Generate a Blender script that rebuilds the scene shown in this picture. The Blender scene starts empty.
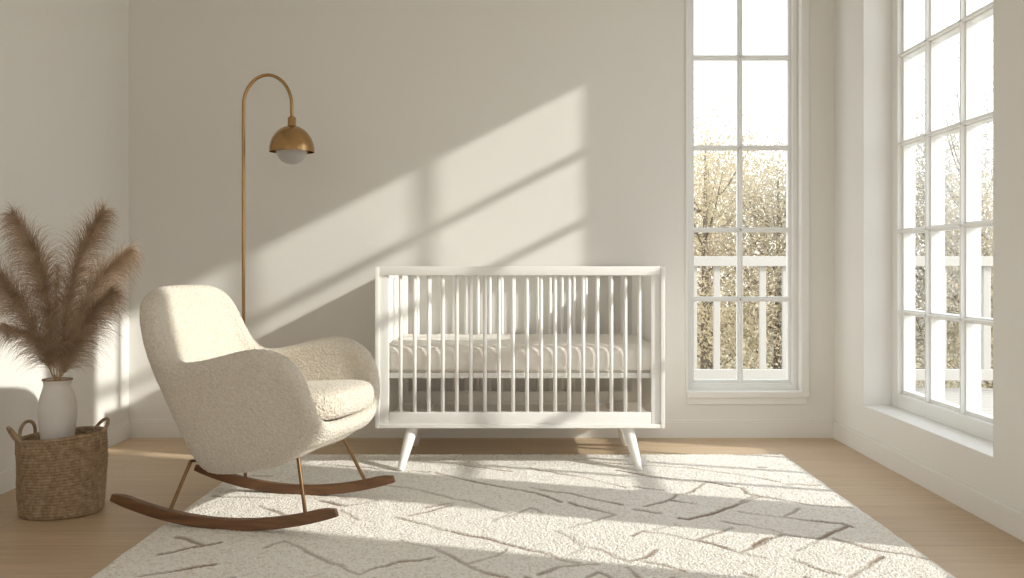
import bpy, bmesh, math, random
from math import pi, sin, cos, radians, sqrt
from mathutils import Vector, Matrix, noise

random.seed(7)
S = bpy.context.scene
COL = S.collection

# ------------------------------------------------------------------ camera
CAM_H = 0.95
cam_d = bpy.data.cameras.new('camera')
cam = bpy.data.objects.new('camera', cam_d)
COL.objects.link(cam)
cam.location = (0, 0, CAM_H)
cam.rotation_euler = (pi / 2, 0, 0)
cam_d.sensor_width = 36
cam_d.lens = 1000 / 1024 * 36
cam_d.shift_x = -8 / 1024
cam_d.shift_y = -21 / 1024
cam_d.clip_start = 0.05
S.camera = cam

# ------------------------------------------------------------------ light
SUN_DIR = Vector((-1, 0.362, -0.51)).normalized()
sun_d = bpy.data.lights.new('sun', 'SUN')
sun_d.energy = 4.2
sun_d.angle = radians(1.1)
sun_d.color = (1.0, 0.955, 0.88)
sun = bpy.data.objects.new('sun', sun_d)
COL.objects.link(sun)
sun.location = (8, -2, 6)
sun.rotation_euler = SUN_DIR.to_track_quat('-Z', 'Y').to_euler()

w = bpy.data.worlds.new('sky')
S.world = w
w.use_nodes = True
nt = w.node_tree
nt.nodes.clear()
tc = nt.nodes.new('ShaderNodeTexCoord')
sx = nt.nodes.new('ShaderNodeSeparateXYZ')
rp = nt.nodes.new('ShaderNodeValToRGB')
rp.color_ramp.elements[0].position = 0.0
rp.color_ramp.elements[0].color = (0.80, 0.76, 0.68, 1)
rp.color_ramp.elements[1].position = 0.12
rp.color_ramp.elements[1].color = (0.93, 0.94, 0.95, 1)
e = rp.color_ramp.elements.new(0.6)
e.color = (0.86, 0.92, 1.0, 1)
bg = nt.nodes.new('ShaderNodeBackground')
bg.inputs['Strength'].default_value = 2.5
ow = nt.nodes.new('ShaderNodeOutputWorld')
nt.links.new(tc.outputs['Generated'], sx.inputs[0])
nt.links.new(sx.outputs['Z'], rp.inputs[0])
nt.links.new(rp.outputs[0], bg.inputs['Color'])
nt.links.new(bg.outputs[0], ow.inputs['Surface'])

S.view_settings.view_transform = 'Standard'
S.view_settings.look = 'None'
S.view_settings.exposure = 0.0
S.view_settings.gamma = 1.0
S.view_settings.use_curve_mapping = False
S.cycles.max_bounces = 14
S.cycles.diffuse_bounces = 8
S.cycles.transparent_max_bounces = 16
S.cycles.use_denoising = True
S.cycles.sample_clamp_indirect = 6

# ------------------------------------------------------------------ helpers
def px(x, y, Y):
    """the point at distance Y seen at photo pixel x, y"""
    return Vector(((x - 520) * Y / 1000, Y, CAM_H - (y - 268) * Y / 1000))

def material(name, color, rough=0.5, metal=0.0, bump=None, vary=None, **kw):
    m = bpy.data.materials.new(name)
    m.use_nodes = True
    t = m.node_tree
    p = t.nodes['Principled BSDF']
    p.inputs['Base Color'].default_value = (*color, 1)
    p.inputs['Roughness'].default_value = rough
    p.inputs['Metallic'].default_value = metal
    for k, v in kw.items():
        p.inputs[k.replace('_', ' ')].default_value = v
    co = t.nodes.new('ShaderNodeTexCoord')
    if bump:
        kind, scale, strength, dist = bump
        n = t.nodes.new('ShaderNodeTexNoise' if kind == 'noise' else 'ShaderNodeTexVoronoi')
        n.inputs['Scale'].default_value = scale
        t.links.new(co.outputs['Object'], n.inputs['Vector'])
        b = t.nodes.new('ShaderNodeBump')
        b.inputs['Strength'].default_value = strength
        b.inputs['Distance'].default_value = dist
        if kind != 'noise':
            b.invert = True
        t.links.new(n.outputs[0], b.inputs['Height'])
        t.links.new(b.outputs[0], p.inputs['Normal'])
    if vary:
        scale, col2 = vary[:2]
        n2 = t.nodes.new('ShaderNodeTexNoise')
        n2.inputs['Scale'].default_value = scale
        n2.inputs['Detail'].default_value = 3
        src = n2.outputs[0]
        if len(vary) > 2:
            mp = t.nodes.new('ShaderNodeMapping')
            mp.inputs['Scale'].default_value = vary[2]
            t.links.new(co.outputs['Object'], mp.inputs[0])
            t.links.new(mp.outputs[0], n2.inputs['Vector'])
        else:
            t.links.new(co.outputs['Object'], n2.inputs['Vector'])
        cr = t.nodes.new('ShaderNodeValToRGB')
        cr.color_ramp.elements[0].position = 0.32
        cr.color_ramp.elements[0].color = (*color, 1)
        cr.color_ramp.elements[1].position = 0.68
        cr.color_ramp.elements[1].color = (*col2, 1)
        t.links.new(src, cr.inputs[0])
        t.links.new(cr.outputs[0], p.inputs['Base Color'])
    return m

M = {}
M['wall'] = material('wall_paint', (0.79, 0.775, 0.74), 0.85, bump=('noise', 120, 0.05, 0.002))
M['wall_ext'] = material('siding', (0.7, 0.69, 0.66), 0.8)
M['ceiling'] = material('ceiling_paint', (0.8, 0.79, 0.765), 0.9)
M['trim'] = material('trim_paint', (0.83, 0.82, 0.79), 0.45)
M['base'] = material('baseboard_paint', (0.795, 0.78, 0.745), 0.7)
M['sash'] = material('window_paint', (0.84, 0.84, 0.82), 0.4)
M['crib'] = material('crib_paint', (0.86, 0.85, 0.82), 0.38, bump=('noise', 60, 0.03, 0.002))
M['mattress'] = material('mattress_fabric', (0.80, 0.765, 0.71), 0.95, bump=('noise', 400, 0.25, 0.002))
M['piping'] = material('piping_fabric', (0.62, 0.57, 0.50), 0.9)
M['boucle'] = material('boucle_fabric', (0.64, 0.575, 0.475), 1.0, bump=('voronoi', 110, 0.75, 0.006),
                       vary=(110, (0.74, 0.685, 0.595)), Sheen_Weight=0.25)
M['walnut'] = material('rocker_wood', (0.125, 0.058, 0.025), 0.42, vary=(9, (0.215, 0.105, 0.044), (0.6, 6, 6)))
M['brass'] = material('brushed_brass', (0.44, 0.275, 0.125), 0.24, 1.0, bump=('noise', 220, 0.04, 0.001))
M['dark_brass'] = material('aged_brass', (0.21, 0.125, 0.065), 0.38, 1.0)
M['ceramic'] = material('white_ceramic', (0.78, 0.77, 0.75), 0.45, vary=(7, (0.84, 0.83, 0.81)), bump=('noise', 30, 0.06, 0.003))
M['clay'] = material('clay_rim', (0.42, 0.27, 0.17), 0.8)
M['seagrass'] = material('seagrass', (0.33, 0.225, 0.14), 0.9, bump=('voronoi', 150, 0.8, 0.004), vary=(55, (0.54, 0.41, 0.275)))
M['plume'] = material('dried_plume', (0.40, 0.285, 0.19), 0.9, vary=(22, (0.60, 0.465, 0.34)))
M['plume_pale'] = material('dried_plume_pale', (0.52, 0.42, 0.30), 0.9, vary=(22, (0.68, 0.56, 0.43)))
M['stem'] = material('dried_stem', (0.52, 0.37, 0.20), 0.8)
M['deck'] = material('deck_boards', (0.36, 0.33, 0.29), 0.8, vary=(3, (0.46, 0.43, 0.385), (1, 12, 1)))
M['rail'] = material('railing_paint', (0.50, 0.475, 0.43), 0.7)
M['lawn'] = material('dry_grass', (0.20, 0.17, 0.10), 1.0, vary=(4, (0.34, 0.30, 0.19)))
M['bark'] = material('bark', (0.2, 0.17, 0.14), 0.95, bump=('noise', 20, 0.5, 0.02))

# frosted bulb glass
m = material('frosted_glass', (0.90, 0.89, 0.86), 0.28)
m.node_tree.nodes['Principled BSDF'].inputs['Transmission Weight'].default_value = 0.55
M['bulb'] = m

# window glass: clear with a faint reflection
m = bpy.data.materials.new('window_glass')
m.use_nodes = True
t = m.node_tree
t.nodes.clear()
o_ = t.nodes.new('ShaderNodeOutputMaterial')
mx = t.nodes.new('ShaderNodeMixShader')
tr = t.nodes.new('ShaderNodeBsdfTransparent')
tr.inputs[0].default_value = (0.97, 0.98, 0.98, 1)
gl = t.nodes.new('ShaderNodeBsdfGlossy')
gl.inputs['Roughness'].default_value = 0.02
lw = t.nodes.new('ShaderNodeLayerWeight')
pw = t.nodes.new('ShaderNodeMath')
pw.operation = 'POWER'
pw.inputs[1].default_value = 5
ad = t.nodes.new('ShaderNodeMath')
ad.operation = 'MULTIPLY_ADD'
ad.inputs[1].default_value = 0.5
ad.inputs[2].default_value = 0.02
t.links.new(lw.outputs['Facing'], pw.inputs[0])
t.links.new(pw.outputs[0], ad.inputs[0])
t.links.new(ad.outputs[0], mx.inputs[0])
t.links.new(tr.outputs[0], mx.inputs[1])
t.links.new(gl.outputs[0], mx.inputs[2])
t.links.new(mx.outputs[0], o_.inputs[0])
M['glass'] = m

# oak floor: planks running left to right
def floor_material():
    m = bpy.data.materials.new('oak_planks')
    m.use_nodes = True
    t = m.node_tree
    p = t.nodes['Principled BSDF']
    p.inputs['Roughness'].default_value = 0.5
    co = t.nodes.new('ShaderNodeTexCoord')
    br = t.nodes.new('ShaderNodeTexBrick')
    br.inputs['Scale'].default_value = 1.0
    br.inputs['Brick Width'].default_value = 1.9
    br.inputs['Row Height'].default_value = 0.19
    br.inputs['Mortar Size'].default_value = 0.0016
    br.inputs['Color1'].default_value = (0.54, 0.405, 0.265, 1)
    br.inputs['Color2'].default_value = (0.60, 0.46, 0.31, 1)
    br.inputs['Mortar'].default_value = (0.36, 0.265, 0.175, 1)
    t.links.new(co.outputs['Object'], br.inputs['Vector'])
    mp = t.nodes.new('ShaderNodeMapping')
    mp.inputs['Scale'].default_value = (1.2, 22, 1)
    n = t.nodes.new('ShaderNodeTexNoise')
    n.inputs['Scale'].default_value = 2.2
    n.inputs['Detail'].default_value = 6
    t.links.new(co.outputs['Object'], mp.inputs[0])
    t.links.new(mp.outputs[0], n.inputs['Vector'])
    cr = t.nodes.new('ShaderNodeValToRGB')
    cr.color_ramp.elements[0].position = 0.3
    cr.color_ramp.elements[0].color = (0.86, 0.84, 0.82, 1)
    cr.color_ramp.elements[1].position = 0.7
    cr.color_ramp.elements[1].color = (1.04, 1.04, 1.04, 1)
    t.links.new(n.outputs[0], cr.inputs[0])
    mul = t.nodes.new('ShaderNodeMix')
    mul.data_type = 'RGBA'
    mul.blend_type = 'MULTIPLY'
    mul.inputs[0].default_value = 1.0
    t.links.new(br.outputs['Color'], mul.inputs[6])
    t.links.new(cr.outputs[0], mul.inputs[7])
    t.links.new(mul.outputs[2], p.inputs['Base Color'])
    return m
M['floor'] = floor_material()

# rug: cream pile, brown woven lines and one painted shadow line, carried by the mesh attribute "line"
def rug_material():
    m = bpy.data.materials.new('rug_pile')
    m.use_nodes = True
    t = m.node_tree
    p = t.nodes['Principled BSDF']
    p.inputs['Roughness'].default_value = 1.0
    p.inputs['Sheen Weight'].default_value = 0.15
    at = t.nodes.new('ShaderNodeAttribute')
    at.attribute_name = 'line'
    co = t.nodes.new('ShaderNodeTexCoord')
    n = t.nodes.new('ShaderNodeTexNoise')
    n.inputs['Scale'].default_value = 95
    n.inputs['Detail'].default_value = 4
    t.links.new(co.outputs['Object'], n.inputs['Vector'])
    cr = t.nodes.new('ShaderNodeValToRGB')
    cr.color_ramp.elements[0].position = 0.34
    cr.color_ramp.elements[0].color = (0.70, 0.63, 0.53, 1)
    cr.color_ramp.elements[1].position = 0.52
    cr.color_ramp.elements[1].color = (0.89, 0.86, 0.80, 1)
    t.links.new(n.outputs[0], cr.inputs[0])
    mx = t.nodes.new('ShaderNodeMix')
    mx.data_type = 'RGBA'
    t.links.new(at.outputs['Fac'], mx.inputs[0])
    t.links.new(cr.outputs[0], mx.inputs[6])
    mx.inputs[7].default_value = (0.23, 0.15, 0.085, 1)
    t.links.new(mx.outputs[2], p.inputs['Base Color'])
    v = t.nodes.new('ShaderNodeTexVoronoi')
    v.inputs['Scale'].default_value = 120
    t.links.new(co.outputs['Object'], v.inputs['Vector'])
    b = t.nodes.new('ShaderNodeBump')
    b.invert = True
    b.inputs['Strength'].default_value = 0.6
    b.inputs['Distance'].default_value = 0.008
    t.links.new(v.outputs[0], b.inputs['Height'])
    t.links.new(b.outputs[0], p.inputs['Normal'])
    return m
M['rug'] = rug_material()

def leaf_material(name, c1, c2):
    m = material(name, c1, 0.8, vary=(2.2, c2))
    t = m.node_tree
    p = t.nodes['Principled BSDF']
    tl = t.nodes.new('ShaderNodeBsdfTranslucent')
    tl.inputs[0].default_value = (*c2, 1)
    mx = t.nodes.new('ShaderNodeMixShader')
    mx.inputs[0].default_value = 0.4
    out = t.nodes['Material Output']
    t.links.new(p.outputs[0], mx.inputs[1])
    t.links.new(tl.outputs[0], mx.inputs[2])
    t.links.new(mx.outputs[0], out.inputs[0])
    return m
M['leaf_gold'] = leaf_material('golden_leaves', (0.42, 0.35, 0.23), (0.68, 0.59, 0.42))  # leaf tones lightened here and below in place of outdoor haze
M['leaf_olive'] = leaf_material('olive_leaves', (0.36, 0.32, 0.24), (0.58, 0.52, 0.40))
M['leaf_grey'] = leaf_material('pale_leaves', (0.38, 0.36, 0.32), (0.58, 0.55, 0.49))

class MB:
    """collects shapes into one mesh"""
    def __init__(self):
        self.bm = bmesh.new()

    def box(self, a, b, bevel=0.0, mat=None):
        a, b = Vector(a), Vector(b)
        r = bmesh.ops.create_cube(self.bm, size=1)
        vs = r['verts']
        bmesh.ops.scale(self.bm, vec=(b - a), verts=vs)
        bmesh.ops.translate(self.bm, vec=(a + b) / 2, verts=vs)
        if bevel:
            ed = list({e for v in vs for e in v.link_edges})
            bmesh.ops.bevel(self.bm, geom=ed, offset=bevel, segments=2, affect='EDGES', profile=0.6)
        return self

    def tube(self, pts, radii, n=12, cap=True):
        pts = [Vector(p) for p in pts]
        if not hasattr(radii, '__len__'):
            radii = [radii] * len(pts)
        rings = []
        ref = None
        for i, p in enumerate(pts):
            d = (pts[min(i + 1, len(pts) - 1)] - pts[max(i - 1, 0)]).normalized()
            if ref is None:
                ref = Vector((0, 0, 1)) if abs(d.z) < 0.9 else Vector((1, 0, 0))
            u = (ref - d * ref.dot(d)).normalized()
            ref = u
            v = d.cross(u)
            rings.append([self.bm.verts.new(p + (u * cos(2 * pi * k / n) + v * sin(2 * pi * k / n)) * radii[i]) for k in range(n)])
        for a, b in zip(rings, rings[1:]):
            for k in range(n):
                self.bm.faces.new((a[k], a[(k + 1) % n], b[(k + 1) % n], b[k]))
        if cap:
            self.bm.faces.new(rings[0][::-1])
            self.bm.faces.new(rings[-1])
        return self

    def lathe(self, prof, c=(0, 0, 0), n=48, cap0=True, cap1=True):
        c = Vector(c)
        rings = [[self.bm.verts.new(c + Vector((r * cos(2 * pi * k / n), r * sin(2 * pi * k / n), z))) for k in range(n)] for r, z in prof]
        for a, b in zip(rings, rings[1:]):
            for k in range(n):
                self.bm.faces.new((a[k], a[(k + 1) % n], b[(k + 1) % n], b[k]))
        if cap0:
            self.bm.faces.new(rings[0][::-1])
        if cap1:
            self.bm.faces.new(rings[-1])
        return self

    def build(self, name, mat, parent=None, smooth=False, recalc=True):
        if recalc:
            bmesh.ops.recalc_face_normals(self.bm, faces=self.bm.faces)
        me = bpy.data.meshes.new(name)
        self.bm.to_mesh(me)
        self.bm.free()
        me.materials.append(mat)
        if smooth:
            for p in me.polygons:
                p.use_smooth = True
        o = bpy.data.objects.new(name, me)
        COL.objects.link(o)
        if parent:
            o.parent = parent
        return o

def autosmooth(o, deg=35):
    me = o.data
    for p in me.polygons:
        p.use_smooth = True
    bm = bmesh.new()
    bm.from_mesh(me)
    for e in bm.edges:
        if len(e.link_faces) == 2 and e.calc_face_angle(0) > radians(deg):
            e.smooth = False
    bm.to_mesh(me)
    bm.free()

def tag(o, label=None, cat=None, group=None, kind=None):
    for k, v in (('label', label), ('category', cat), ('group', group), ('kind', kind)):
        if v:
            o[k] = v
    return o

def thing(name, label, cat, loc=(0, 0, 0), rz=0, group=None):
    o = bpy.data.objects.new(name, None)
    COL.objects.link(o)
    o.location = loc
    o.rotation_euler = (0, 0, rz)
    o.empty_display_size = 0.1
    return tag(o, label, cat, group)

def struct(o, label=None, cat=None):
    return tag(o, label, cat, kind='structure')

def catmull(pts, n=8):
    pts = [Vector(p) for p in pts]
    P = [pts[0] * 2 - pts[1]] + pts + [pts[-1] * 2 - pts[-2]]
    out = []
    for i in range(1, len(P) - 2):
        p0, p1, p2, p3 = P[i - 1:i + 3]
        for k in range(n):
            t = k / n
            out.append(0.5 * ((2 * p1) + (p2 - p0) * t + (2 * p0 - 5 * p1 + 4 * p2 - p3) * t * t + (3 * p1 - p0 - 3 * p2 + p3) * t ** 3))
    out.append(pts[-1])
    return out

# ------------------------------------------------------------------ room shell
XL, XR, YB, YF, ZC = -2.19, 1.76, 5.60, -1.6, 3.25
WT = 0.24                       # wall thickness
W1 = (3.72, 5.13)               # tall side window, along Y
W2 = (2.50, 3.18)               # the next side window, out of frame
SILL, HEAD = 0.247, 2.90
BW = (0.938, 1.572, 0.255, 2.72)  # back window: x0, x1, z0, z1

struct(MB().box((XL - 0.2, YF - 0.2, -0.06), (XR + WT, YB + 0.2, 0)).build('floor', M['floor']),
       'pale oak plank floor around the cream rug', 'floor')
struct(MB().box((XL - 0.2, YF - 0.2, ZC), (XR + WT, YB + 0.2, ZC + 0.12)).build('ceiling', M['ceiling']),
       'plain white ceiling above the frame', 'ceiling')
b = MB()
b.box((XL - 0.2, 1.1, 0), (XL, YB + 0.2, ZC))
b.box((XL - 0.2, YF - 0.2, 0), (XL, YF + 0.3, ZC))
b.box((XL - 0.2, YF + 0.3, 2.75), (XL, 1.1, ZC))  # above an unseen opening, added to bring fill light to the right side
struct(b.build('wall_left', M['wall']),
       'plain warm white wall behind the basket of dried grass', 'wall')
b = MB()
b.box((XL, YB, 0), (BW[0], YB + 0.15, ZC))
b.box((BW[1], YB, 0), (XR, YB + 0.15, ZC))
b.box((BW[0], YB, 0), (BW[1], YB + 0.15, BW[2]))
b.box((BW[0], YB, BW[3]), (BW[1], YB + 0.15, ZC))
struct(b.build('wall_back', M['wall']), 'warm white wall behind the crib with a slanting patch of sun', 'wall')
b = MB()
b.box((XR, YF, 0), (XR + WT, W2[0], ZC))
b.box((XR, W2[1], 0), (XR + WT, W1[0] - .2, ZC))
P = [(XR, W1[0] - .2), (XR, W1[0]), (XR + WT, W1[0] - .18), (XR + WT, W1[0] - .2)]   # unseen near reveal; splay added to let in more sun
lo = [b.bm.verts.new((x, y, SILL - 0.006)) for x, y in P]
hi = [b.bm.verts.new((x, y, HEAD)) for x, y in P]
b.bm.faces.new(lo[::-1]); b.bm.faces.new(hi)
for k in range(4):
    b.bm.faces.new((lo[k], lo[(k + 1) % 4], hi[(k + 1) % 4], hi[k]))
b.box((XR, W1[1], 0), (XR + WT, YB + 0.15, ZC))
for y0, y1 in (W1, W2):
    ya = y0 - .2 if y0 == W1[0] else y0
    b.box((XR, ya, 0), (XR + WT, y1, SILL - 0.006))
    b.box((XR, ya, HEAD), (XR + WT, y1, ZC))
struct(b.build('wall_right', M['wall']), 'warm white wall holding the tall side window', 'wall')
# wall behind the camera; its unseen opening is added to admit ambient light
b = MB()
b.box((XL, YF - 0.2, 0), (-0.5, YF, ZC))
b.box((1.3, YF - 0.2, 0), (XR, YF, ZC))
b.box((-0.5, YF - 0.2, 0), (1.3, YF, 0.9))
b.box((-0.5, YF - 0.2, 2.1), (1.3, YF, ZC))
struct(b.build('wall_front', M['wall']), 'warm white wall behind the viewer with an opening added for fill light', 'wall')

def baseboard(name, a, b_, horizontal, label):
    m = MB()
    if horizontal:
        m.box((a[0], a[1] - 0.014, 0), (b_[0], a[1], 0.088), 0.002)
        m.box((a[0], a[1] - 0.009, 0.088), (b_[0], a[1], 0.1), 0.002)
    else:
        s = a[2]
        x0, x1 = sorted((a[0], a[0] + 0.014 * s))
        m.box((x0, a[1], 0), (x1, b_[1], 0.088), 0.002)
        x0, x1 = sorted((a[0], a[0] + 0.009 * s))
        m.box((x0, a[1], 0.088), (x1, b_[1], 0.1), 0.002)
    return struct(m.build(name, M['base']), label, 'baseboard')
baseboard('baseboard_back', (XL, YB), (XR, YB), True, 'low painted baseboard along the wall behind the crib')
baseboard('baseboard_left', (XL, 1.1, 1), (XL, YB - 0.014), False, 'low painted baseboard behind the basket')
baseboard('baseboard_right', (XR, YF, -1), (XR, YB - 0.014), False, 'low painted baseboard under the side window')

# ------------------------------------------------------------------ windows
def window(name, axis, a0, a1, z0, z1, plane, vert, horiz, label, stile=0.042, md=0.016, inward=-1, bottom=0.055):
    """a window in the plane axis=plane; a = the running coordinate"""
    root = thing(name, label, 'window')
    root['kind'] = 'structure'
    def bx(m, u0, u1, w0, w1, d0, d1, bev=0.003):
        if axis == 'y':
            m.box((u0, plane + d0, w0), (u1, plane + d1, w1), bev)
        else:
            m.box((plane + d0, u0, w0), (plane + d1, u1, w1), bev)
    f = MB()
    d0, d1 = (-0.045, 0.045)
    bx(f, a0, a0 + stile, z0, z1, d0, d1)
    bx(f, a1 - stile, a1, z0, z1, d0, d1)
    bx(f, a0 + stile, a1 - stile, z0, z0 + bottom, d0, d1)
    bx(f, a0 + stile, a1 - stile, z1 - stile, z1, d0, d1)
    autosmooth(f.build('window_frame', M['sash'], root))
    # stepped sash lip just inside the frame
    s = MB()
    k = 0.018
    i0, i1, j0, j1 = a0 + stile, a1 - stile, z0 + bottom, z1 - stile
    bx(s, i0, i0 + k, j0, j1, -0.022, 0.022, 0.002)
    bx(s, i1 - k, i1, j0, j1, -0.022, 0.022, 0.002)
    bx(s, i0 + k, i1 - k, j0, j0 + k, -0.022, 0.022, 0.002)
    bx(s, i0 + k, i1 - k, j1 - k, j1, -0.022, 0.022, 0.002)
    s.build('sash', M['sash'], root)
    mu = MB()
    for v in vert:
        bx(mu, v - 0.0155, v + 0.0155, j0, j1, -md, md, 0.003)
        bx(mu, v - 0.007, v + 0.007, j0, j1, -md * 1.7, md * 1.7, 0.002)
    for h in horiz:
        bx(mu, i0, i1, h - 0.014, h + 0.014, -md, md, 0.003)
        bx(mu, i0, i1, h - 0.0065, h + 0.0065, -md * 1.7, md * 1.7, 0.002)
    mu.build('muntin_grid', M['sash'], root)
    g = MB()
    bx(g, i0, i1, j0, j1, -0.002, 0.002, 0)
    g.build('glass_pane', M['glass'], root)
    return root

wb = window('window_1', 'y', BW[0], BW[1], BW[2], BW[3], YB + 0.10, [1.2505], [0.773, 1.167, 1.634, 2.147],
            'narrow tall white window right of the crib, two panes wide', stile=0.032, bottom=0.042)
# casing round the back window: only its right and lower edges stand proud
c = MB()
c.box((BW[1], YB - 0.014, BW[2] - 0.012), (BW[1] + 0.045, YB, BW[3] + 0.05), 0.003)
c.box((BW[0] - 0.006, YB - 0.022, BW[2] - 0.03), (BW[1] + 0.045, YB + 0.06, BW[2] + 0.005), 0.003)
c.box((BW[0] - 0.006, YB - 0.010, BW[2] - 0.068), (BW[1] + 0.03, YB, BW[2] - 0.03), 0.003)
c.box((BW[0] - 0.012, YB - 0.008, BW[2]), (BW[0], YB, BW[3] + 0.05), 0.002)
c.build('casing', M['trim'], wb)

ws = window('window_2', 'x', W1[0] - .16, W1[1], SILL, HEAD, XR + 0.19, [3.96, 4.33, 4.70], [0.727, 1.135, 1.575, 2.02, 2.41],
            'large tall white window in the right wall, four panes wide', stile=0.085, bottom=0.07, md=0.026)
s = MB()
s.box((XR + 0.0005, W1[0], SILL - 0.006), (XR + WT, W1[1], SILL), 0.002)
s.build('window_sill', M['trim'], ws)
r = MB()   # painted reveal lining and outer stop
r.box((XR + 0.001, W1[1] - 0.006, SILL), (XR + 0.15, W1[1], HEAD), 0.001)
r.build('reveal_lining', M['trim'], ws)
w3 = window('window_3', 'x', W2[0], W2[1], SILL, HEAD, XR + 0.19, [], [],
            'narrow side window nearer the viewer, outside the frame', stile=0.04, bottom=0.07)
s = MB()
s.box((XR + 0.0005, W2[0], SILL - 0.006), (XR + WT, W2[1], SILL), 0.002)
s.build('window_sill', M['trim'], w3)

# ------------------------------------------------------------------ rug
RUG_Z = 0.016
RX0, RX1, RY0, RY1 = -1.31, 1.335, 2.45, 5.03
def rug_lines():
    L = []
    def crop(ox, oy, *polys):
        for p in polys:
            q = []
            for (u, v) in p:
                x, y = ox + u / 4.2667, oy + v / 4.2667
                Y = (CAM_H - RUG_Z) * 1000 / (y - 268)
                q.append(((x - 520) * Y / 1000, Y))
            L.append(q)
    crop(95, 450, [(345, 370), (400, 382), (468, 405)], [(270, 445), (400, 420), (530, 392)], [(200, 540), (365, 510), (510, 485)],
         [(720, 415), (810, 388), (880, 420), (1020, 488)], [(700, 238), (820, 282)], [(640, 110), (760, 112)], [(500, 195), (745, 205)])  # last stroke: shadow line under the far rocker, painted in brown
    crop(320, 450, [(0, 60), (170, 72), (330, 85), (460, 92)], [(490, 95), (630, 130), (800, 160), (930, 185), (1020, 215)],
         [(600, 62), (810, 90)], [(890, 75), (1020, 100)], [(270, 150), (370, 160), (480, 185), (580, 210), (640, 218), (800, 270)],
         [(800, 275), (740, 305)], [(800, 285), (900, 245), (950, 265)], [(560, 235), (380, 280)], [(570, 225), (450, 245)],
         [(0, 215), (110, 238), (240, 215)], [(90, 255), (160, 298)], [(320, 285), (450, 318), (540, 345)],
         [(560, 348), (640, 365), (720, 380), (830, 410)], [(345, 385), (400, 400), (470, 412), (560, 450), (620, 487), (700, 520), (790, 540)],
         [(620, 487), (720, 460), (800, 430)], [(850, 412), (960, 440), (1010, 458)], [(900, 160), (1020, 180)],
         [(0, 455), (80, 490), (160, 530)], [(170, 530), (240, 500), (360, 475), (480, 458)], [(930, 530), (1020, 505)])
    crop(540, 450, [(0, 85), (180, 115), (280, 140), (360, 158)], [(150, 38), (300, 55), (460, 65), (620, 75), (840, 103), (1020, 135)],
         [(330, 85), (470, 112), (600, 125), (700, 132), (800, 152), (860, 160), (880, 185), (1020, 210)], [(400, 155), (520, 172)],
         [(0, 170), (150, 188), (240, 210), (350, 232)], [(20, 195), (90, 218)], [(125, 225), (220, 252), (310, 272)],
         [(700, 140), (640, 178), (580, 190), (550, 215), (450, 240)], [(400, 250), (510, 270)], [(560, 215), (660, 228)],
         [(940, 200), (860, 225), (760, 262), (640, 295), (600, 290)], [(320, 275), (220, 305), (120, 330)],
         [(385, 362), (440, 345), (520, 355), (650, 380), (740, 400), (850, 438), (960, 460)], [(490, 338), (580, 320)],
         [(670, 380), (820, 330)], [(780, 305), (880, 318), (1020, 350)], [(850, 440), (930, 405), (990, 375)],
         [(70, 345), (125, 372), (180, 408), (260, 425), (330, 460), (380, 475), (440, 460), (500, 425)], [(130, 440), (180, 420)],
         [(0, 435), (80, 465), (160, 482)], [(0, 525), (80, 502), (160, 490), (250, 485)], [(440, 475), (540, 495), (610, 512)],
         [(920, 540), (860, 525)], [(200, 540), (250, 520), (300, 545)], [(370, 500), (400, 525), (430, 545)])
    crop(740, 450, [(200, 145), (340, 150)], [(80, 72), (110, 74)], [(50, 200), (0, 220)], [(50, 195), (200, 215), (300, 235), (480, 248)],
         [(0, 262), (80, 275), (180, 285), (250, 250)], [(180, 285), (300, 300), (440, 312), (480, 325)],
         [(180, 358), (260, 370), (330, 380), (400, 350), (460, 322)], [(400, 378), (500, 405), (600, 430), (680, 440)],
         [(700, 440), (800, 465)], [(340, 380), (240, 430)], [(180, 358), (90, 385), (20, 435)], [(600, 455), (540, 495), (470, 540)],
         [(230, 465), (300, 500), (420, 530)])
    # the part of the rug nearer than the frame, and under the chair: the same loose diamonds
    rnd = random.Random(3)
    for k in range(7):
        x = RX0 + k * 0.44
        L.append([(x + rnd.uniform(-.04, .04), 3.02), (x + 0.22, 2.65), (x + 0.1, 2.47)])
        L.append([(x + 0.4, 3.0), (x + 0.24, 2.66), (x + 0.36, 2.48)])
    return L

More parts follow.
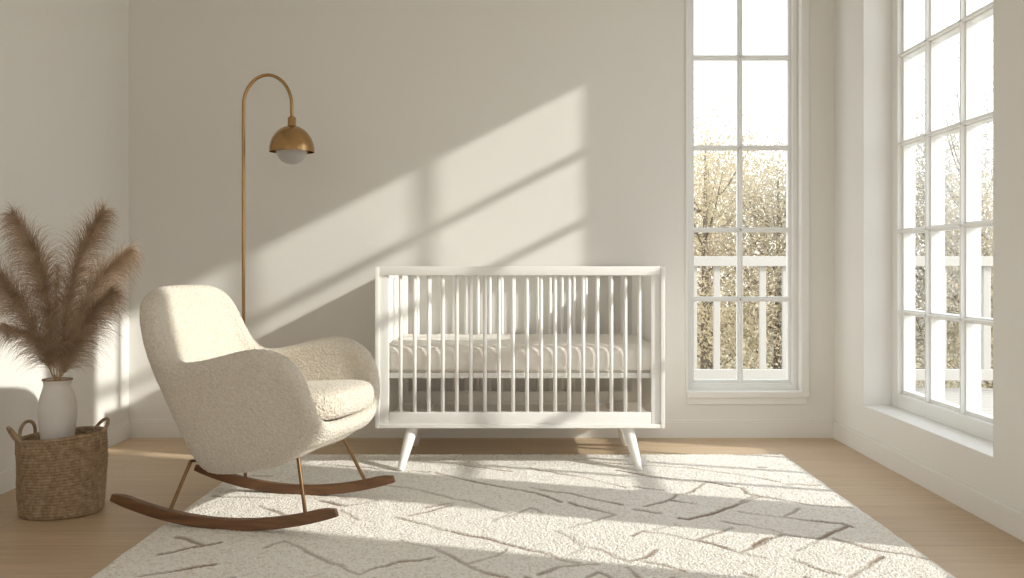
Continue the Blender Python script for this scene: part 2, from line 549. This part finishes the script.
def build_rug():
    lines = rug_lines()
    step = 0.006
    nx = int((RX1 - RX0) / step)
    ny = int((RY1 - RY0) / step)
    # rasterise the lines into a field
    field = [0.0] * ((nx + 1) * (ny + 1))
    rnd = random.Random(11)
    for pl in lines:
        strong = rnd.uniform(0.65, 1.0)
        for (ax, ay), (bx_, by) in zip(pl, pl[1:]):
            d = sqrt((bx_ - ax) ** 2 + (by - ay) ** 2)
            n = max(2, int(d / 0.004))
            for k in range(n + 1):
                t = k / n
                x, y = ax + (bx_ - ax) * t, ay + (by - ay) * t
                x += 0.010 * noise.noise((x * 14, y * 14, 1.3))
                y += 0.012 * noise.noise((x * 14, y * 14, 7.1))
                k_ = strong * max(0.45, min(1, 0.85 + 0.8 * noise.noise((x * 5, y * 5, 3.3))))
                rad = 0.0045 + 0.0045 * k_
                gi, gj = (x - RX0) / step, (y - RY0) / step
                for i in range(int(gi) - 2, int(gi) + 4):
                    for j in range(int(gj) - 4, int(gj) + 6):
                        if 0 <= i <= nx and 0 <= j <= ny:
                            dd = sqrt((i - gi) ** 2 + ((j - gj) * .66) ** 2) * step
                            f = k_ * max(0, min(1, (rad * 1.5 - dd) / rad))
                            q = j * (nx + 1) + i
                            if f > field[q]:
                                field[q] = f
    verts, faces = [], []
    for j in range(ny + 1):
        for i in range(nx + 1):
            x, y = RX0 + i * step, RY0 + j * step
            f = field[j * (nx + 1) + i]
            ed = min(i, nx - i, j, ny - j) * step
            soft = min(1, ed / 0.02)
            h = RUG_Z + 0.0022 * noise.noise((x * 100, y * 100, 0)) + 0.002 * noise.noise((x * 17, y * 17, 5)) + rnd.uniform(-.0012, .0012)
            h -= 0.004 * f
            z = 0.002 + (h - 0.002) * sqrt(soft)
            wob = 0.006 * noise.noise((x * 9, y * 9, 2)) if ed < 0.012 else 0
            verts.append((x + wob, y + wob, z))
    for j in range(ny):
        for i in range(nx):
            a = j * (nx + 1) + i
            faces.append((a, a + 1, a + nx + 2, a + nx + 1))
    # underside
    n0 = len(verts)
    verts += [(RX0, RY0, 0.0005), (RX1, RY0, 0.0005), (RX1, RY1, 0.0005), (RX0, RY1, 0.0005)]
    faces.append((n0 + 3, n0 + 2, n0 + 1, n0))
    me = bpy.data.meshes.new('rug')
    me.from_pydata(verts, [], faces)
    at = me.attributes.new('line', 'FLOAT', 'POINT')
    at.data.foreach_set('value', field + [0.0] * 4)
    for p in me.polygons:
        p.use_smooth = True
    me.materials.append(M['rug'])
    o = bpy.data.objects.new('rug', me)
    COL.objects.link(o)
    return tag(o, 'cream shaggy rug with thin brown uneven diamond lines on the floor', 'rug')
build_rug()

# ------------------------------------------------------------------ crib
crib = thing('crib', 'white slatted baby crib on splayed round legs against the wall', 'crib', (0, 5.145, 0))
CW, CY0, CY1, CZ0, CZ1 = 0.685, -0.425, 0.425, 0.193, 0.955
for s in (-1, 1):
    x0, x1 = sorted((s * CW, s * (CW - 0.02)))
    autosmooth(MB().box((x0, CY0, CZ0), (x1, CY1, CZ1), 0.003).build('side_panel', M['crib'], crib))
for s, nm in ((-1, 'front'), (1, 'back')):
    y = s * (0.425 - 0.024)
    m = MB()
    ya, yb = y - 0.013, y + 0.013
    for q in (-CW + 0.02, CW - 0.064):
        autosmooth(MB().box((q, ya, CZ0 + 0.02), (q + 0.044, yb, CZ1 - 0.012), 0.003).build('stile', M['crib'], crib))
    m = MB()
    m.box((-CW + 0.02, y - 0.022, CZ1 - 0.040), (CW - 0.02, y + 0.022, CZ1 + 0.003), 0.004)
    autosmooth(m.build('top_rail', M['crib'], crib))
    m = MB()
    m.box((-CW + 0.064, ya, CZ0 + 0.02), (CW - 0.064, yb, 0.268), 0.003)
    m.box((-CW + 0.02, y - 0.022, CZ0), (CW - 0.02, y + 0.022, CZ0 + 0.02), 0.003)
    autosmooth(m.build('bottom_rail', M['crib'], crib))
    for k in range(18):
        x = -0.5665 + k * (1.133 / 17)
        m = MB()
        m.tube([(x, y, 0.262), (x, y, 0.922)], 0.0092, 12)
        m.build('slat', M['crib'], crib, smooth=True)
autosmooth(MB().box((-CW + 0.02, CY0 + 0.04, 0.425), (CW - 0.02, CY1 - 0.04, 0.452), 0.003).build('mattress_base', M['crib'], crib))
for (tx, ty, bx_, by, zb) in ((-0.515, -0.335, -0.552, -0.54, RUG_Z - 0.004), (0.515, -0.335, 0.552, -0.54, RUG_Z - 0.004),
                              (-0.52, 0.12, -0.558, 0.21, 0.0), (0.52, 0.12, 0.558, 0.21, 0.0)):
    leg = MB().tube([(tx, ty, CZ0 + 0.005), (bx_ * .35 + tx * .65, by * .35 + ty * .65, CZ0 * 0.65 + zb * .35), (bx_, by, zb)], [0.029, 0.0255, 0.0155], 20).build('leg', M['crib'], crib)
    autosmooth(leg, 50)
for x in (-0.52, 0.52):
    MB().box((x - 0.05, -0.37, CZ0 - 0.004), (x + 0.05, 0.37, CZ0 + 0.012), 0.003).build('leg_mount', M['crib'], crib)

# mattress: padded slab with piped edges and softly quilted top
def mattress():
    m = bmesh.new()
    bmesh.ops.create_grid(m, x_segments=60, y_segments=34, size=0.5)
    W, D, z0, z1 = 1.318, 0.755, 0.453, 0.588
    top = list(m.verts)
    for v in top:
        x, y = v.co.x * W, v.co.y * D
        q = noise.noise((x * 9, y * 9, 0)) * 0.004 + 0.004 * sin(x * 2 * pi / 0.075) * 0.6
        edge = min(W / 2 - abs(x), D / 2 - abs(y))
        z = z1 - 0.018 * max(0, 1 - edge / 0.04) ** 2 + q * min(1, edge / 0.04)
        v.co = (x, y, z)
    be = [e for e in m.edges if e.is_boundary]
    prev = be
    for k, (dz, off) in enumerate(((-0.02, 0.006), (-0.045, 0.009), (-0.075, 0.009), (-0.098, 0.006), (-0.117, 0.0))):
        r = bmesh.ops.extrude_edge_only(m, edges=prev)
        vs = [g for g in r['geom'] if isinstance(g, bmesh.types.BMVert)]
        prev = [g for g in r['geom'] if isinstance(g, bmesh.types.BMEdge)]
        prev = [e for e in prev if all(v in set(vs) for v in e.verts)]
        for v in vs:
            x, y = v.co.x, v.co.y
            sx_ = 1 if x > 0 else -1
            sy_ = 1 if y > 0 else -1
            if abs(abs(x) - W / 2) < 0.02 and abs(x) > W / 2 - 0.011:
                v.co.x = sx_ * (W / 2 + off * 0.3)
            if abs(y) > D / 2 - 0.011:
                v.co.y = sy_ * (D / 2 + off * (1 + 0.25 * sin(x * 2 * pi / 0.075)))
            v.co.z = z1 - 0.018 + dz
    bmesh.ops.contextual_create(m, geom=prev)
    mb = MB()
    mb.bm.free()
    mb.bm = m
    o = mb.build('crib_mattress', M['mattress'], None, smooth=True)
    o.location = (0, 5.145, 0)
    tag(o, 'thin off-white mattress lying inside the white crib', 'mattress')
    p = MB()
    pts = [(-W / 2, -D / 2), (W / 2, -D / 2), (W / 2, D / 2), (-W / 2, D / 2)]
    for z in (z1 - 0.134,):
        ring = [Vector((x * 1.002, y * 1.012, z + 0.0045)) for x, y in pts]
        for a, b_ in zip(ring, ring[1:] + ring[:1]):
            p.tube([a, b_], 0.0042, 8)
    p.build('piping', M['piping'], o, smooth=True)
mattress()

# ------------------------------------------------------------------ rocking chair
CH_YAW = -radians(13)
chair = thing('rocking_chair', 'cream boucle rocking armchair on curved brown wooden rockers left of the crib', 'chair',
              (-1.014, 3.865, 0), CH_YAW)

def chair_shell():
    # station: rim centre, width, bottom edge, inner foot of the wall
    st = [  # T(x,y,z)               w      B(x,y,z)              I(x,y,z)
        ((.378, .0, .374), .050, (.330, .0, .296), (.30, .0, .37)),
        ((.378, -.14, .372), .050, (.326, -.13, .291), (.30, -.11, .37)),
        ((.368, -.245, .380), .055, (.310, -.215, .280), (.27, -.19, .37)),
        ((.354, -.308, .440), .070, (.272, -.264, .262), (.25, -.225, .37)),
        ((.332, -.330, .540), .086, (.225, -.286, .245), (.23, -.245, .37)),
        ((.278, -.334, .618), .092, (.165, -.294, .230), (.19, -.250, .37)),
        ((.180, -.332, .642), .090, (.100, -.294, .216), (.11, -.252, .37)),
        ((.060, -.330, .612), .088, (.025, -.290, .205), (.03, -.252, .365)),
        ((-.070, -.326, .578), .088, (-.040, -.278, .196), (-.04, -.248, .36)),
        ((-.165, -.318, .580), .092, (-.088, -.252, .196), (-.09, -.235, .36)),
        ((-.226, -.306, .645), .092, (-.110, -.212, .202), (-.13, -.21, .36)),
        ((-.262, -.292, .730), .088, (-.118, -.160, .208), (-.15, -.17, .36)),
        ((-.290, -.270, .808), .084, (-.122, -.110, .212), (-.16, -.12, .36)),
        ((-.308, -.205, .848), .082, (-.124, -.065, .214), (-.17, -.08, .36)),
        ((-.314, -.100, .852), .080, (-.125, -.03, .215), (-.17, -.04, .36)),
        ((-.316, .0, .853), .080, (-.125, .0, .215), (-.17, .0, .36)),
    ]
    full = st + [((a[0], -a[1], a[2]), w_, (b[0], -b[1], b[2]), (c[0], -c[1], c[2])) for (a, w_, b, c) in st[-2:0:-1]]
    n = len(full)
    bm = bmesh.new()
    under = Vector((.08, 0, .210))
    deck = Vector((.08, 0, .372))
    rings = []
    T = [Vector(f[0]) for f in full]
    for i, (t_, w_, b_, c_) in enumerate(full):
        t0 = Vector(t_); B = Vector(b_); I = Vector(c_)
        tang = T[(i + 1) % n] - T[i - 1]
        up = Vector((0, 0, 1))
        out = (t0 - Vector((.06, 0, 0)))
        out.z = 0
        # across-the-wall direction: perpendicular to the rim, away from the seat
        side = (out - tang * (out.dot(tang) / max(tang.length_squared, 1e-9))).normalized()
        up2 = tang.normalized().cross(side)
        if up2.z < 0:
            up2 = -up2
        if i in (0,):
            up2 = up
        o_ = t0 + side * w_ * .5
        i_ = t0 - side * w_ * .5
        P = []
        P.append(under.lerp(B, .55) + Vector((0, 0, -0.004)))
        P.append(B.lerp(under, .12) + Vector((0, 0, -.004)))
        P.append(B + (B - under).normalized() * .012 + Vector((0, 0, .022)))
        for f, bul in ((.33, .020), (.66, .016)):
            q = B.lerp(o_, f)
            nrm = Vector((q.x - .06, q.y, 0)).normalized()
            P.append(q + nrm * bul)
        P.append(o_ - up2 * w_ * .35)
        P.append(o_ + up2 * w_ * .15)
        P.append(t0 + up2 * w_ * .48)
        P.append(i_ + up2 * w_ * .15)
        P.append(i_ - up2 * w_ * .35)
        P.append(i_.lerp(I, .5) + (Vector((.012, 0, 0)) if t0.x < -.2 else Vector((0, 0, 0))))
        P.append(I)
        P.append(I.lerp(deck, .5))
        rings.append([bm.verts.new(p) for p in P])
    k = len(rings[0])
    for i in range(n):
        a, b_ = rings[i], rings[(i + 1) % n]
        for j in range(k - 1):
            bm.faces.new((a[j], b_[j], b_[j + 1], a[j + 1]))
    vb, vd = bm.verts.new(under), bm.verts.new(deck)
    for i in range(n):
        bm.faces.new((rings[(i + 1) % n][0], rings[i][0], vb))
        bm.faces.new((rings[i][-1], rings[(i + 1) % n][-1], vd))
    mb = MB(); mb.bm.free(); mb.bm = bm
    return mb.build('upholstered_shell', M['boucle'], chair, smooth=True)

tex = bpy.data.textures.new('boucle_noise', 'CLOUDS')
tex.noise_scale = 0.0065
tex.noise_depth = 1
def fuzz(o, lev, amp):
    s = o.modifiers.new('subdiv', 'SUBSURF')
    s.levels = lev
    s.render_levels = lev
    d = o.modifiers.new('fuzz', 'DISPLACE')
    d.texture = tex
    d.texture_coords = 'LOCAL'
    d.strength = amp
    d.mid_level = 0.5
fuzz(chair_shell(), 4, 0.006)

def cushion():
    # rounded pad, laid out as stacked superellipse loops
    bm = bmesh.new()
    cx, hx, hy = 0.120, 0.288, 0.262
    prof = [(.80, -.052), (.95, -.05), (1.0, -.03), (1.015, 0), (1.0, .03), (.95, .050), (.80, .060), (.5, .066), (.2, .068)]
    n = 40
    rings = []
    for s, dz in prof:
        ring = []
        for k in range(n):
            a = 2 * pi * k / n
            ca, sa = cos(a), sin(a)
            ex = 2 / 4.2
            x = math.copysign(abs(ca) ** ex, ca)
            y = math.copysign(abs(sa) ** ex, sa)
            X = cx + hx * s * x + (0.02 * (1 - y * y) * (1 if x > 0 else 0) * s)
            Yv = hy * s * y * (1 - 0.10 * max(0, -x))
            zc = 0.432 + (X - .12) * 0.075
            ring.append(bm.verts.new((X, Yv, zc + dz)))
        rings.append(ring)
    for a, b_ in zip(rings, rings[1:]):
        for k in range(n):
            bm.faces.new((a[k], a[(k + 1) % n], b_[(k + 1) % n], b_[k]))
    bm.faces.new(rings[0][::-1])
    bm.faces.new(rings[-1])
    mb = MB(); mb.bm.free(); mb.bm = bm
    return mb.build('seat_cushion', M['boucle'], chair, smooth=True)
fuzz(cushion(), 4, 0.0075)

def rocker(sy):
    m = MB()
    pts = []
    R, x0 = 1.36, 0.02
    n = 28
    y = sy * 0.285
    sec = []
    for i in range(n + 1):
        x = -0.44 + 0.895 * i / n
        d = x - x0
        zb = RUG_Z - 0.003 + R - sqrt(R * R - d * d)
        ang = math.asin(d / R)
        nx_, nz_ = -sin(ang), cos(ang)
        e = min(i, n - i)
        h = 0.041 if e > 1 else (0.037 if e == 1 else 0.027)
        wd = 0.0145 if e > 0 else 0.011
        ring = []
        for (u, v) in ((-1, 0.12), (-.8, 0), (.8, 0), (1, .12), (1, .88), (.8, 1), (-.8, 1), (-1, .88)):
            ring.append(m.bm.verts.new((x + nx_ * h * v, y + u * wd, zb + nz_ * h * v)))
        sec.append(ring)
    for a, b_ in zip(sec, sec[1:]):
        for k in range(8):
            m.bm.faces.new((a[k], a[(k + 1) % 8], b_[(k + 1) % 8], b_[k]))
    m.bm.faces.new(sec[0][::-1])
    m.bm.faces.new(sec[-1])
    o = m.build('rocker', M['walnut'], chair)
    autosmooth(o, 30)
def rocker_z(x):
    return RUG_Z + 1.36 - sqrt(1.36 ** 2 - (x - .02) ** 2) + .03
for s in (-1, 1):
    rocker(s)
    for (tx, tz, fx) in ((.262, .285, .335), (-.165, .235, -.205)):
        m = MB().tube([(tx, s * .20, tz), (fx, s * .285, rocker_z(fx) - .012)], 0.0068, 14)
        autosmooth(m.build('leg', M['dark_brass'], chair), 50)
    m = MB()
    m.tube([(-.165, s * .2, .235), (.262, s * .2, .285)], 0.006, 10)
    m.build('leg_brace', M['dark_brass'], chair, smooth=True)

# ------------------------------------------------------------------ floor lamp
LY = 5.2
lp = px(243.5, 300, LY)
lamp = thing('floor_lamp', 'slim brass floor lamp with arched top and dome shade behind the chair', 'lamp', (lp.x, LY, 0))
m = MB().lathe([(0.125, 0.0), (0.13, 0.004), (0.13, 0.016), (0.124, 0.021), (0.02, 0.024), (0.016, 0.04), (0.011, 0.045)], n=48)
autosmooth(m.build('base', M['brass'], lamp))
xe = (291.8 - 243.5) * LY / 1000
zA = CAM_H + (268 - 106) * LY / 1000
zT = CAM_H + (268 - 75) * LY / 1000
zS = CAM_H + (268 - 118) * LY / 1000
pts = [(0, 0, 0.02), (0, 0, 0.7), (0, 0, 1.4), (0, 0, zA - 0.05)]
for k in range(25):
    a = pi - pi * k / 24
    pts.append((xe / 2 + xe / 2 * cos(a), 0, zA + (zT - zA) * sin(a)))
pts.append((xe, 0, zS))
m = MB().tube(pts, 0.0088, 16)
autosmooth(m.build('pole', M['brass'], lamp), 60)
m = MB().lathe([(0.010, 0.004), (0.019, 0.0), (0.021, -0.006), (0.021, -0.040), (0.024, -0.046)], (xe, 0, zS + .004), 32)
autosmooth(m.build('socket_cap', M['brass'], lamp))
zR = CAM_H + (268 - 151) * LY / 1000
prof = []
for k in range(17):
    a = pi / 2 * k / 16
    prof.append((0.115 * sin(a) + 0.0008, 0.132 * cos(a)))
prof2 = [(0.1165, -0.005), (0.113, -0.005)] + [(r * 0.975 - .0001, z * 0.975) for r, z in prof[::-1]]
m = MB().lathe(prof + prof2, (xe, 0, zR), 64)
autosmooth(m.build('lamp_shade', M['brass'], lamp), 50)
prof = [(0.078 * cos(pi / 2 * k / 12) + 0.0006, -0.068 * sin(pi / 2 * k / 12)) for k in range(13)]
m = MB().lathe([(0.03, .07), (0.062, .045), (0.077, .012)] + prof, (xe, 0, zR - .002), 48)
m.build('bulb', M['bulb'], lamp, smooth=True)

# ------------------------------------------------------------------ basket, vase, dried grass
BX, BY = -1.785, 3.90
basket = thing('woven_basket', 'brown woven seagrass basket with loop handles on the floor by the left wall', 'basket', (BX, BY, 0))
bang = radians(28)
def brad(a, f):
    ra, rb = 0.156 * f, 0.150 * f
    e = 2 / 2.25
    c_, s_ = cos(a), sin(a)
    x = math.copysign(abs(c_) ** e, c_) * ra
    y = math.copysign(abs(s_) ** e, s_) * rb
    return x * cos(bang) - y * sin(bang), x * sin(bang) + y * cos(bang)
BH = 0.303
def rim_lift(a):
    x, y = brad(a, 1)
    return 0.012 * x / 0.166
m = MB()
N, NC, SUB = 128, 27, 5
rings = []
prof = []
for i in range(NC * SUB + 1):
    t_ = i / (NC * SUB)
    f = 0.945 + 0.055 * t_ + 0.035 * sin(pi * t_)
    if t_ < 0.06:
        f -= 0.07 * (1 - t_ / 0.06) ** 2
    bul = 0.0052 * abs(sin(pi * i / SUB))
    prof.append((f, t_ * BH, bul, 1))
prof.append((0.985, BH + 0.004, 0.0, 1))
prof.append((0.955, BH + 0.002, 0.0, 1))
for i in range(NC * 3, 3, -1):
    t_ = i / (NC * 3)
    f = 0.90 + 0.055 * t_ + 0.035 * sin(pi * t_)
    prof.append((f, t_ * BH, -0.004 * abs(sin(pi * i / 3)), 1))
for f, z, bul, _ in prof:
    ring = []
    for k in range(N):
        a = 2 * pi * k / N
        x, y = brad(a, f)
        r_ = sqrt(x * x + y * y)
        tw = 0.0016 * sin(a * 64 + z * 900) if bul > 0 else 0
        g = 1 + (bul + tw + 0.004 * noise.noise((x * 9, y * 9, z * 9))) / r_
        ring.append(m.bm.verts.new((x * g, y * g, z + rim_lift(a) * z / BH + 0.0018 * noise.noise((x * 12, y * 12, z * 25 + 4)))))
    rings.append(ring)
for a, b_ in zip(rings, rings[1:]):
    for k in range(N):
        m.bm.faces.new((a[k], a[(k + 1) % N], b_[(k + 1) % N], b_[k]))
m.bm.faces.new(rings[0][::-1])
m.bm.faces.new(rings[-1])
m.build('body', M['seagrass'], basket, smooth=True)

def handle(p0, p1, lean, height, r=0.0068):
    p0, p1 = Vector(p0), Vector(p1)
    mid = (p0 + p1) / 2
    ax = (p1 - p0) / 2
    up = Vector((lean[0], lean[1], 1)).normalized()
    pts = [p0 - Vector((0, 0, .05))]
    for k in range(21):
        a = pi * k / 20
        pts.append(mid - ax * cos(a) * (1 + .12 * sin(a)) + up * height * sin(a) ** .8)
    pts.append(p1 - Vector((0, 0, .05)))
    rad = [r * (1 + .12 * sin(i * 2.2)) for i in range(len(pts))]
    MB().tube(catmull(pts, 3), r, 10).build('handle', M['seagrass'], basket, smooth=True)
def rimp(deg, f=1.02):
    a = radians(deg)
    x, y = brad(a, f)
    return (x, y, BH - 0.01 + rim_lift(a))
def rim_at(px_, py_):
    # nearest rim direction to a photo pixel
    best = None
    for d in range(0, 360, 2):
        x, y, z = rimp(d)
        X, Y, Z = BX + x, BY + y, z
        u, v = 520 + 1000 * X / Y, 268 + 1000 * (CAM_H - Z) / Y
        q = (u - px_) ** 2 + (v - py_) ** 2
        if best is None or q < best[0]:
            best = (q, d)
    return best[1]
handle(rimp(rim_at(95, 431)), rimp(rim_at(104, 446)), (.75, .1), .062)
handle(rimp(rim_at(20, 440)), rimp(rim_at(35, 433)), (-.1, .25), .065)
handle(rimp(rim_at(17, 442)), rimp(rim_at(22, 447)), (-.55, -.25), .070)

VX, VY = px(57.5, 376, 3.87).x, 3.87
prof = [(0.040, 0.022), (0.046, 0.024), (0.050, 0.06), (0.052, 0.14), (0.054, 0.22), (0.058, 0.29), (0.0665, 0.36), (0.0705, 0.405),
        (0.069, 0.44), (0.062, 0.475), (0.0535, 0.50), (0.0495, 0.515), (0.0505, 0.527), (0.0555, 0.5345)]
inner = [(r - 0.006, z) for r, z in prof[::-1][1:-1]]
m = MB().lathe(prof + [(0.0545, 0.5365), (0.0505, 0.5365)] + inner, (0, 0, -0.018), 56)
vase = m.build('vase', M['ceramic'], None, smooth=True)
vase.location = (VX, VY, 0)
tag(vase, 'tall matte white ceramic vase standing inside the woven basket', 'vase')
m = MB().lathe([(0.0555, 0.5345), (0.0565, 0.536), (0.0555, 0.5385), (0.0535, 0.5395), (0.0505, 0.5385)], (0, 0, -0.0178), 56, cap0=False, cap1=False)
m.build('rim', M['clay'], vase, smooth=True)

def plume(pts_px, label, n, length, spread, sag, mat, depth=(0, 0), seed=0, start=.3, side=0):
    """one dried stalk: a stem and a feathery head along the line of photo points"""
    rnd = random.Random(seed)
    n_p = len(pts_px)
    P = []
    for i, (x, y) in enumerate(pts_px):
        Y = VY + depth[0] + (depth[1] - depth[0]) * i / (n_p - 1)
        P.append(px(x, y, Y))
    foot = Vector((VX + rnd.uniform(-.015, .015), VY + rnd.uniform(-.015, .015), 0.12))
    mouth = Vector((VX + (P[0].x - VX) * .5, VY + depth[0] * .4, 0.50))
    ax = catmull([foot, mouth] + P, 10)
    root = thing('pampas_stalk', label, 'dried grass', (VX, VY, 0.02), 0, 'dried pampas stalks in the vase')
    root['kind'] = 'thing'
    off = Vector((VX, VY, 0.02))
    ax = [p - off for p in ax]
    k0 = 12
    MB().tube(ax[:-4], [0.0028 - 0.0016 * i / len(ax) for i in range(len(ax) - 4)], 6).build('stem', M['stem'], root, smooth=True)
    head = ax[int(len(ax) * start):]
    bm = bmesh.new()
    L = len(head) - 1
    for _ in range(int(n * .48)):
        t_ = rnd.random() ** .8
        f = t_ * L
        i = min(int(f), L - 1)
        p = head[i].lerp(head[i + 1], f - i)
        d = (head[min(i + 2, L)] - head[max(i - 1, 0)]).normalized()
        # random sideways direction, biased to the hanging side
        a = rnd.uniform(0, 2 * pi)
        u = d.cross(Vector((0, 1, 0))).normalized()
        v = d.cross(u).normalized()
        s_ = u * cos(a) + v * sin(a) * .8
        s_ = (s_ + Vector((side, 0, 0)) * rnd.uniform(.2, 1.0)).normalized()
        env = 0.25 + 0.8 * sin(pi * min(1, t_ * .72 + .2)) 
        ln = length * env * rnd.uniform(.5, 1.1)
        dirv = (d * rnd.uniform(.65, 1.2) + s_ * spread * rnd.uniform(.3, 1.1)).normalized()
        wdt = rnd.uniform(.0005, .0011)
        q = p.copy()
        vel = dirv
        prev = None
        segs = 5
        for k in range(segs + 1):
            ww = wdt * (1 - k / (segs + .6))
            sd = vel.cross(Vector((rnd.uniform(-.2, .2), 1, .2))).normalized() * ww
            va, vb_ = bm.verts.new(q - sd), bm.verts.new(q + sd)
            if prev:
                bm.faces.new((prev[0], prev[1], vb_, va))
            prev = (va, vb_)
            vel = (vel + Vector((0, 0, -1)) * sag * 1.35 * (k + 1) / segs + s_ * .05 +
                   Vector((rnd.uniform(-.1, .1), rnd.uniform(-.1, .1), rnd.uniform(-.1, .1)))).normalized()
            q = q + vel * ln / segs
            q.x = max(q.x, XL + .004 - VX)
    mb = MB(); mb.bm.free(); mb.bm = bm
    mb.build('plume', mat, root, recalc=False)

plume([(54, 372), (50, 320), (40, 262), (14, 216)], 'tallest pampas plume leaning left above the white vase', 5200, .17, .8, .42, M['plume'], (0, -.03), 1, .42, -.55)
plume([(52, 374), (38, 335), (12, 292), (-14, 268)], 'dark pampas plume reaching left past the frame edge, below the tallest left one', 4200, .17, .85, .42, M['plume'], (0, -.10), 2, .42, -.45)
plume([(60, 372), (66, 315), (80, 255), (103, 212)], 'tallest upright pampas plume on the right of the vase', 5200, .155, .75, .34, M['plume'], (0, .04), 3, .38, .35)
plume([(62, 373), (80, 318), (101, 278), (130, 252)], 'pampas plume arching right towards the room corner', 4200, .16, .8, .42, M['plume'], (0, .08), 4, .42, .3)
plume([(63, 374), (74, 345), (92, 312), (112, 292)], 'short broad pampas plume low on the right side of the bunch', 3600, .16, .85, .34, M['plume'], (0, -.08), 5, .40, .35)
plume([(57, 372), (56, 335), (56, 300), (58, 268)], 'thin pale pampas plume standing straight up in the middle', 900, .08, .5, .14, M['plume_pale'], (0, .02), 6, .45, 0)
plume([(52, 375), (42, 352), (26, 334), (6, 326)], 'lowest pampas plume drooping left just over the vase rim', 1300, .12, .7, .5, M['plume'], (0, -.05), 7, .5, -.4)

# ------------------------------------------------------------------ outside
m = MB()
for i in range(34):     # boards of the deck, wrapping round the corner of the house
    x = 2.02 + i * 0.145
    m.box((x, -3.0, -0.09), (x + 0.138, 5.76, -0.06))
for i in range(18):
    y = 5.78 + i * 0.145
    m.box((-3.0, y, -0.09), (7.1, y + 0.138, -0.06))
struct(m.build('deck', M['deck']), 'pale boarded deck outside the windows', 'deck')
RYD = 8.15
rail = thing('deck_railing', 'pale wooden deck railing with square balusters outside the windows', 'railing', (3.4, RYD, -0.06))
def rb(name, a, b_):
    o = MB().box((a[0] - 3.4, a[1] - RYD, a[2] + .06), (b_[0] - 3.4, b_[1] - RYD, b_[2] + .06), 0.004).build(name, M['rail'], rail)
rb('top_rail', (-0.5, RYD - .05, 0.965), (7.1, RYD + .05, 1.045))
rb('bottom_rail', (-0.5, RYD - .025, 0.035), (7.1, RYD + .025, 0.125))
x = -0.45
balx = [1.415 + .187 * k for k in range(-8, 8)] + [3.08, 3.44, 3.80, 4.16, 4.5, 4.8, 5.1, 5.4, 5.7, 6.0, 6.3, 6.6]
for x in balx:
    wd = 0.052 if x < 3 else 0.06
    rb('baluster', (x - wd / 2, RYD - .018, 0.12), (x + wd / 2, RYD + .018, 0.97))
m = MB()
m.box((-14, 8.4, -0.75), (26, 40, -0.7))
tag(m.build('lawn', M['lawn']), 'dry lawn beyond the deck', 'lawn', kind='structure')

def tree(x, y, h, r, n, mat, label, zlow=-0.7, sparse=1.0, seed=0, leaf=.024):
    rnd = random.Random(seed)
    root = thing('garden_tree', label, 'tree', (x, y, -0.7), 0, 'trees beyond the deck')
    H = h + 0.7
    tr = MB()
    trunk = [(0.1 * noise.noise((seed, k, 0)), 0.1 * noise.noise((seed, k, 5)), H * .9 * k / 8) for k in range(9)]
    tr.tube(trunk, [0.07 * (1 - .85 * k / 8) for k in range(9)], 8)
    tips = []
    for k in range(26):
        z = H * rnd.uniform(.12, .85)
        a = rnd.uniform(0, 2 * pi)
        prof_ = sin(pi * min(.98, .2 + .75 * z / H)) ** .6
        R = r * prof_ * rnd.uniform(.6, 1.0)
        b0 = Vector((0, 0, z * .85))
        b2 = Vector((R * cos(a), R * sin(a), min(H, z + rnd.uniform(.1, .5))))
        b1 = b0.lerp(b2, .5) + Vector((0, 0, -.08))
        tr.tube([b0, b1, b2], [.018, .011, .004], 5)
        tips += [b1, b2, b1.lerp(b2, .5), b1.lerp(b2, .8)]
    tips += [Vector((0, 0, H * f)) for f in (.7, .8, .9, .97)]
    tr.build('trunk', M['bark'], root, smooth=True)
    vs, fs = [], []
    for _ in range(int(n * 2.2)):
        c = rnd.choice(tips)
        sp = .27 * sparse
        p = c + Vector((rnd.gauss(0, sp), rnd.gauss(0, sp), rnd.gauss(0, sp)))
        p.z = max(0.02, p.z)
        s_ = leaf * rnd.uniform(.5, 1.2)
        u = Vector((rnd.gauss(0, 1), rnd.gauss(0, 1), rnd.gauss(0, 1))).normalized()
        v = u.cross(Vector((rnd.gauss(0, 1), rnd.gauss(0, 1), rnd.gauss(0, 1)))).normalized()
        i = len(vs)
        vs += [p - u * s_, p + v * s_ * .45, p + u * s_, p - v * s_ * .45]
        fs.append((i, i + 1, i + 2, i + 3))
    me = bpy.data.meshes.new('crown')
    me.from_pydata(vs, [], fs)
    me.materials.append(mat)
    o = bpy.data.objects.new('crown', me)
    COL.objects.link(o)
    o.parent = root
G = 'leaf_gold'
tree(2.15, 11.6, 2.75, 1.0, 11000, M['leaf_gold'], 'golden tree at the left edge of the narrow window', seed=21)
tree(3.15, 12.2, 2.35, 0.9, 10000, M['leaf_olive'], 'olive toned tree at the right edge of the narrow window', seed=22)
tree(2.75, 14.6, 2.75, 1.2, 9000, M['leaf_gold'], 'farther golden tree between the two seen through the narrow window', seed=23)
tree(4.75, 11.5, 2.2, 0.9, 9000, M['leaf_grey'], 'pale grey green tree seen low behind the far panes of the side window', seed=24)
tree(5.5, 12.3, 3.75, 0.85, 8200, M['leaf_grey'], 'tall sparse grey tree in the middle panes of the side window', sparse=.8, seed=25)
tree(5.35, 11.2, 1.9, 0.9, 9000, M['leaf_gold'], 'golden bush like tree under the sparse grey tree', seed=26)
tree(6.7, 12.6, 3.0, 1.0, 7000, M['leaf_grey'], 'pale tree at the near edge of the side window', seed=27)
tree(1.1, 12.6, 2.7, 1.0, 7000, M['leaf_gold'], 'golden tree hidden mostly by the wall left of the narrow window', seed=28)
tree(4.0, 13.0, 2.3, 1.1, 7000, M['leaf_olive'], 'olive toned tree between the two windows', seed=29)
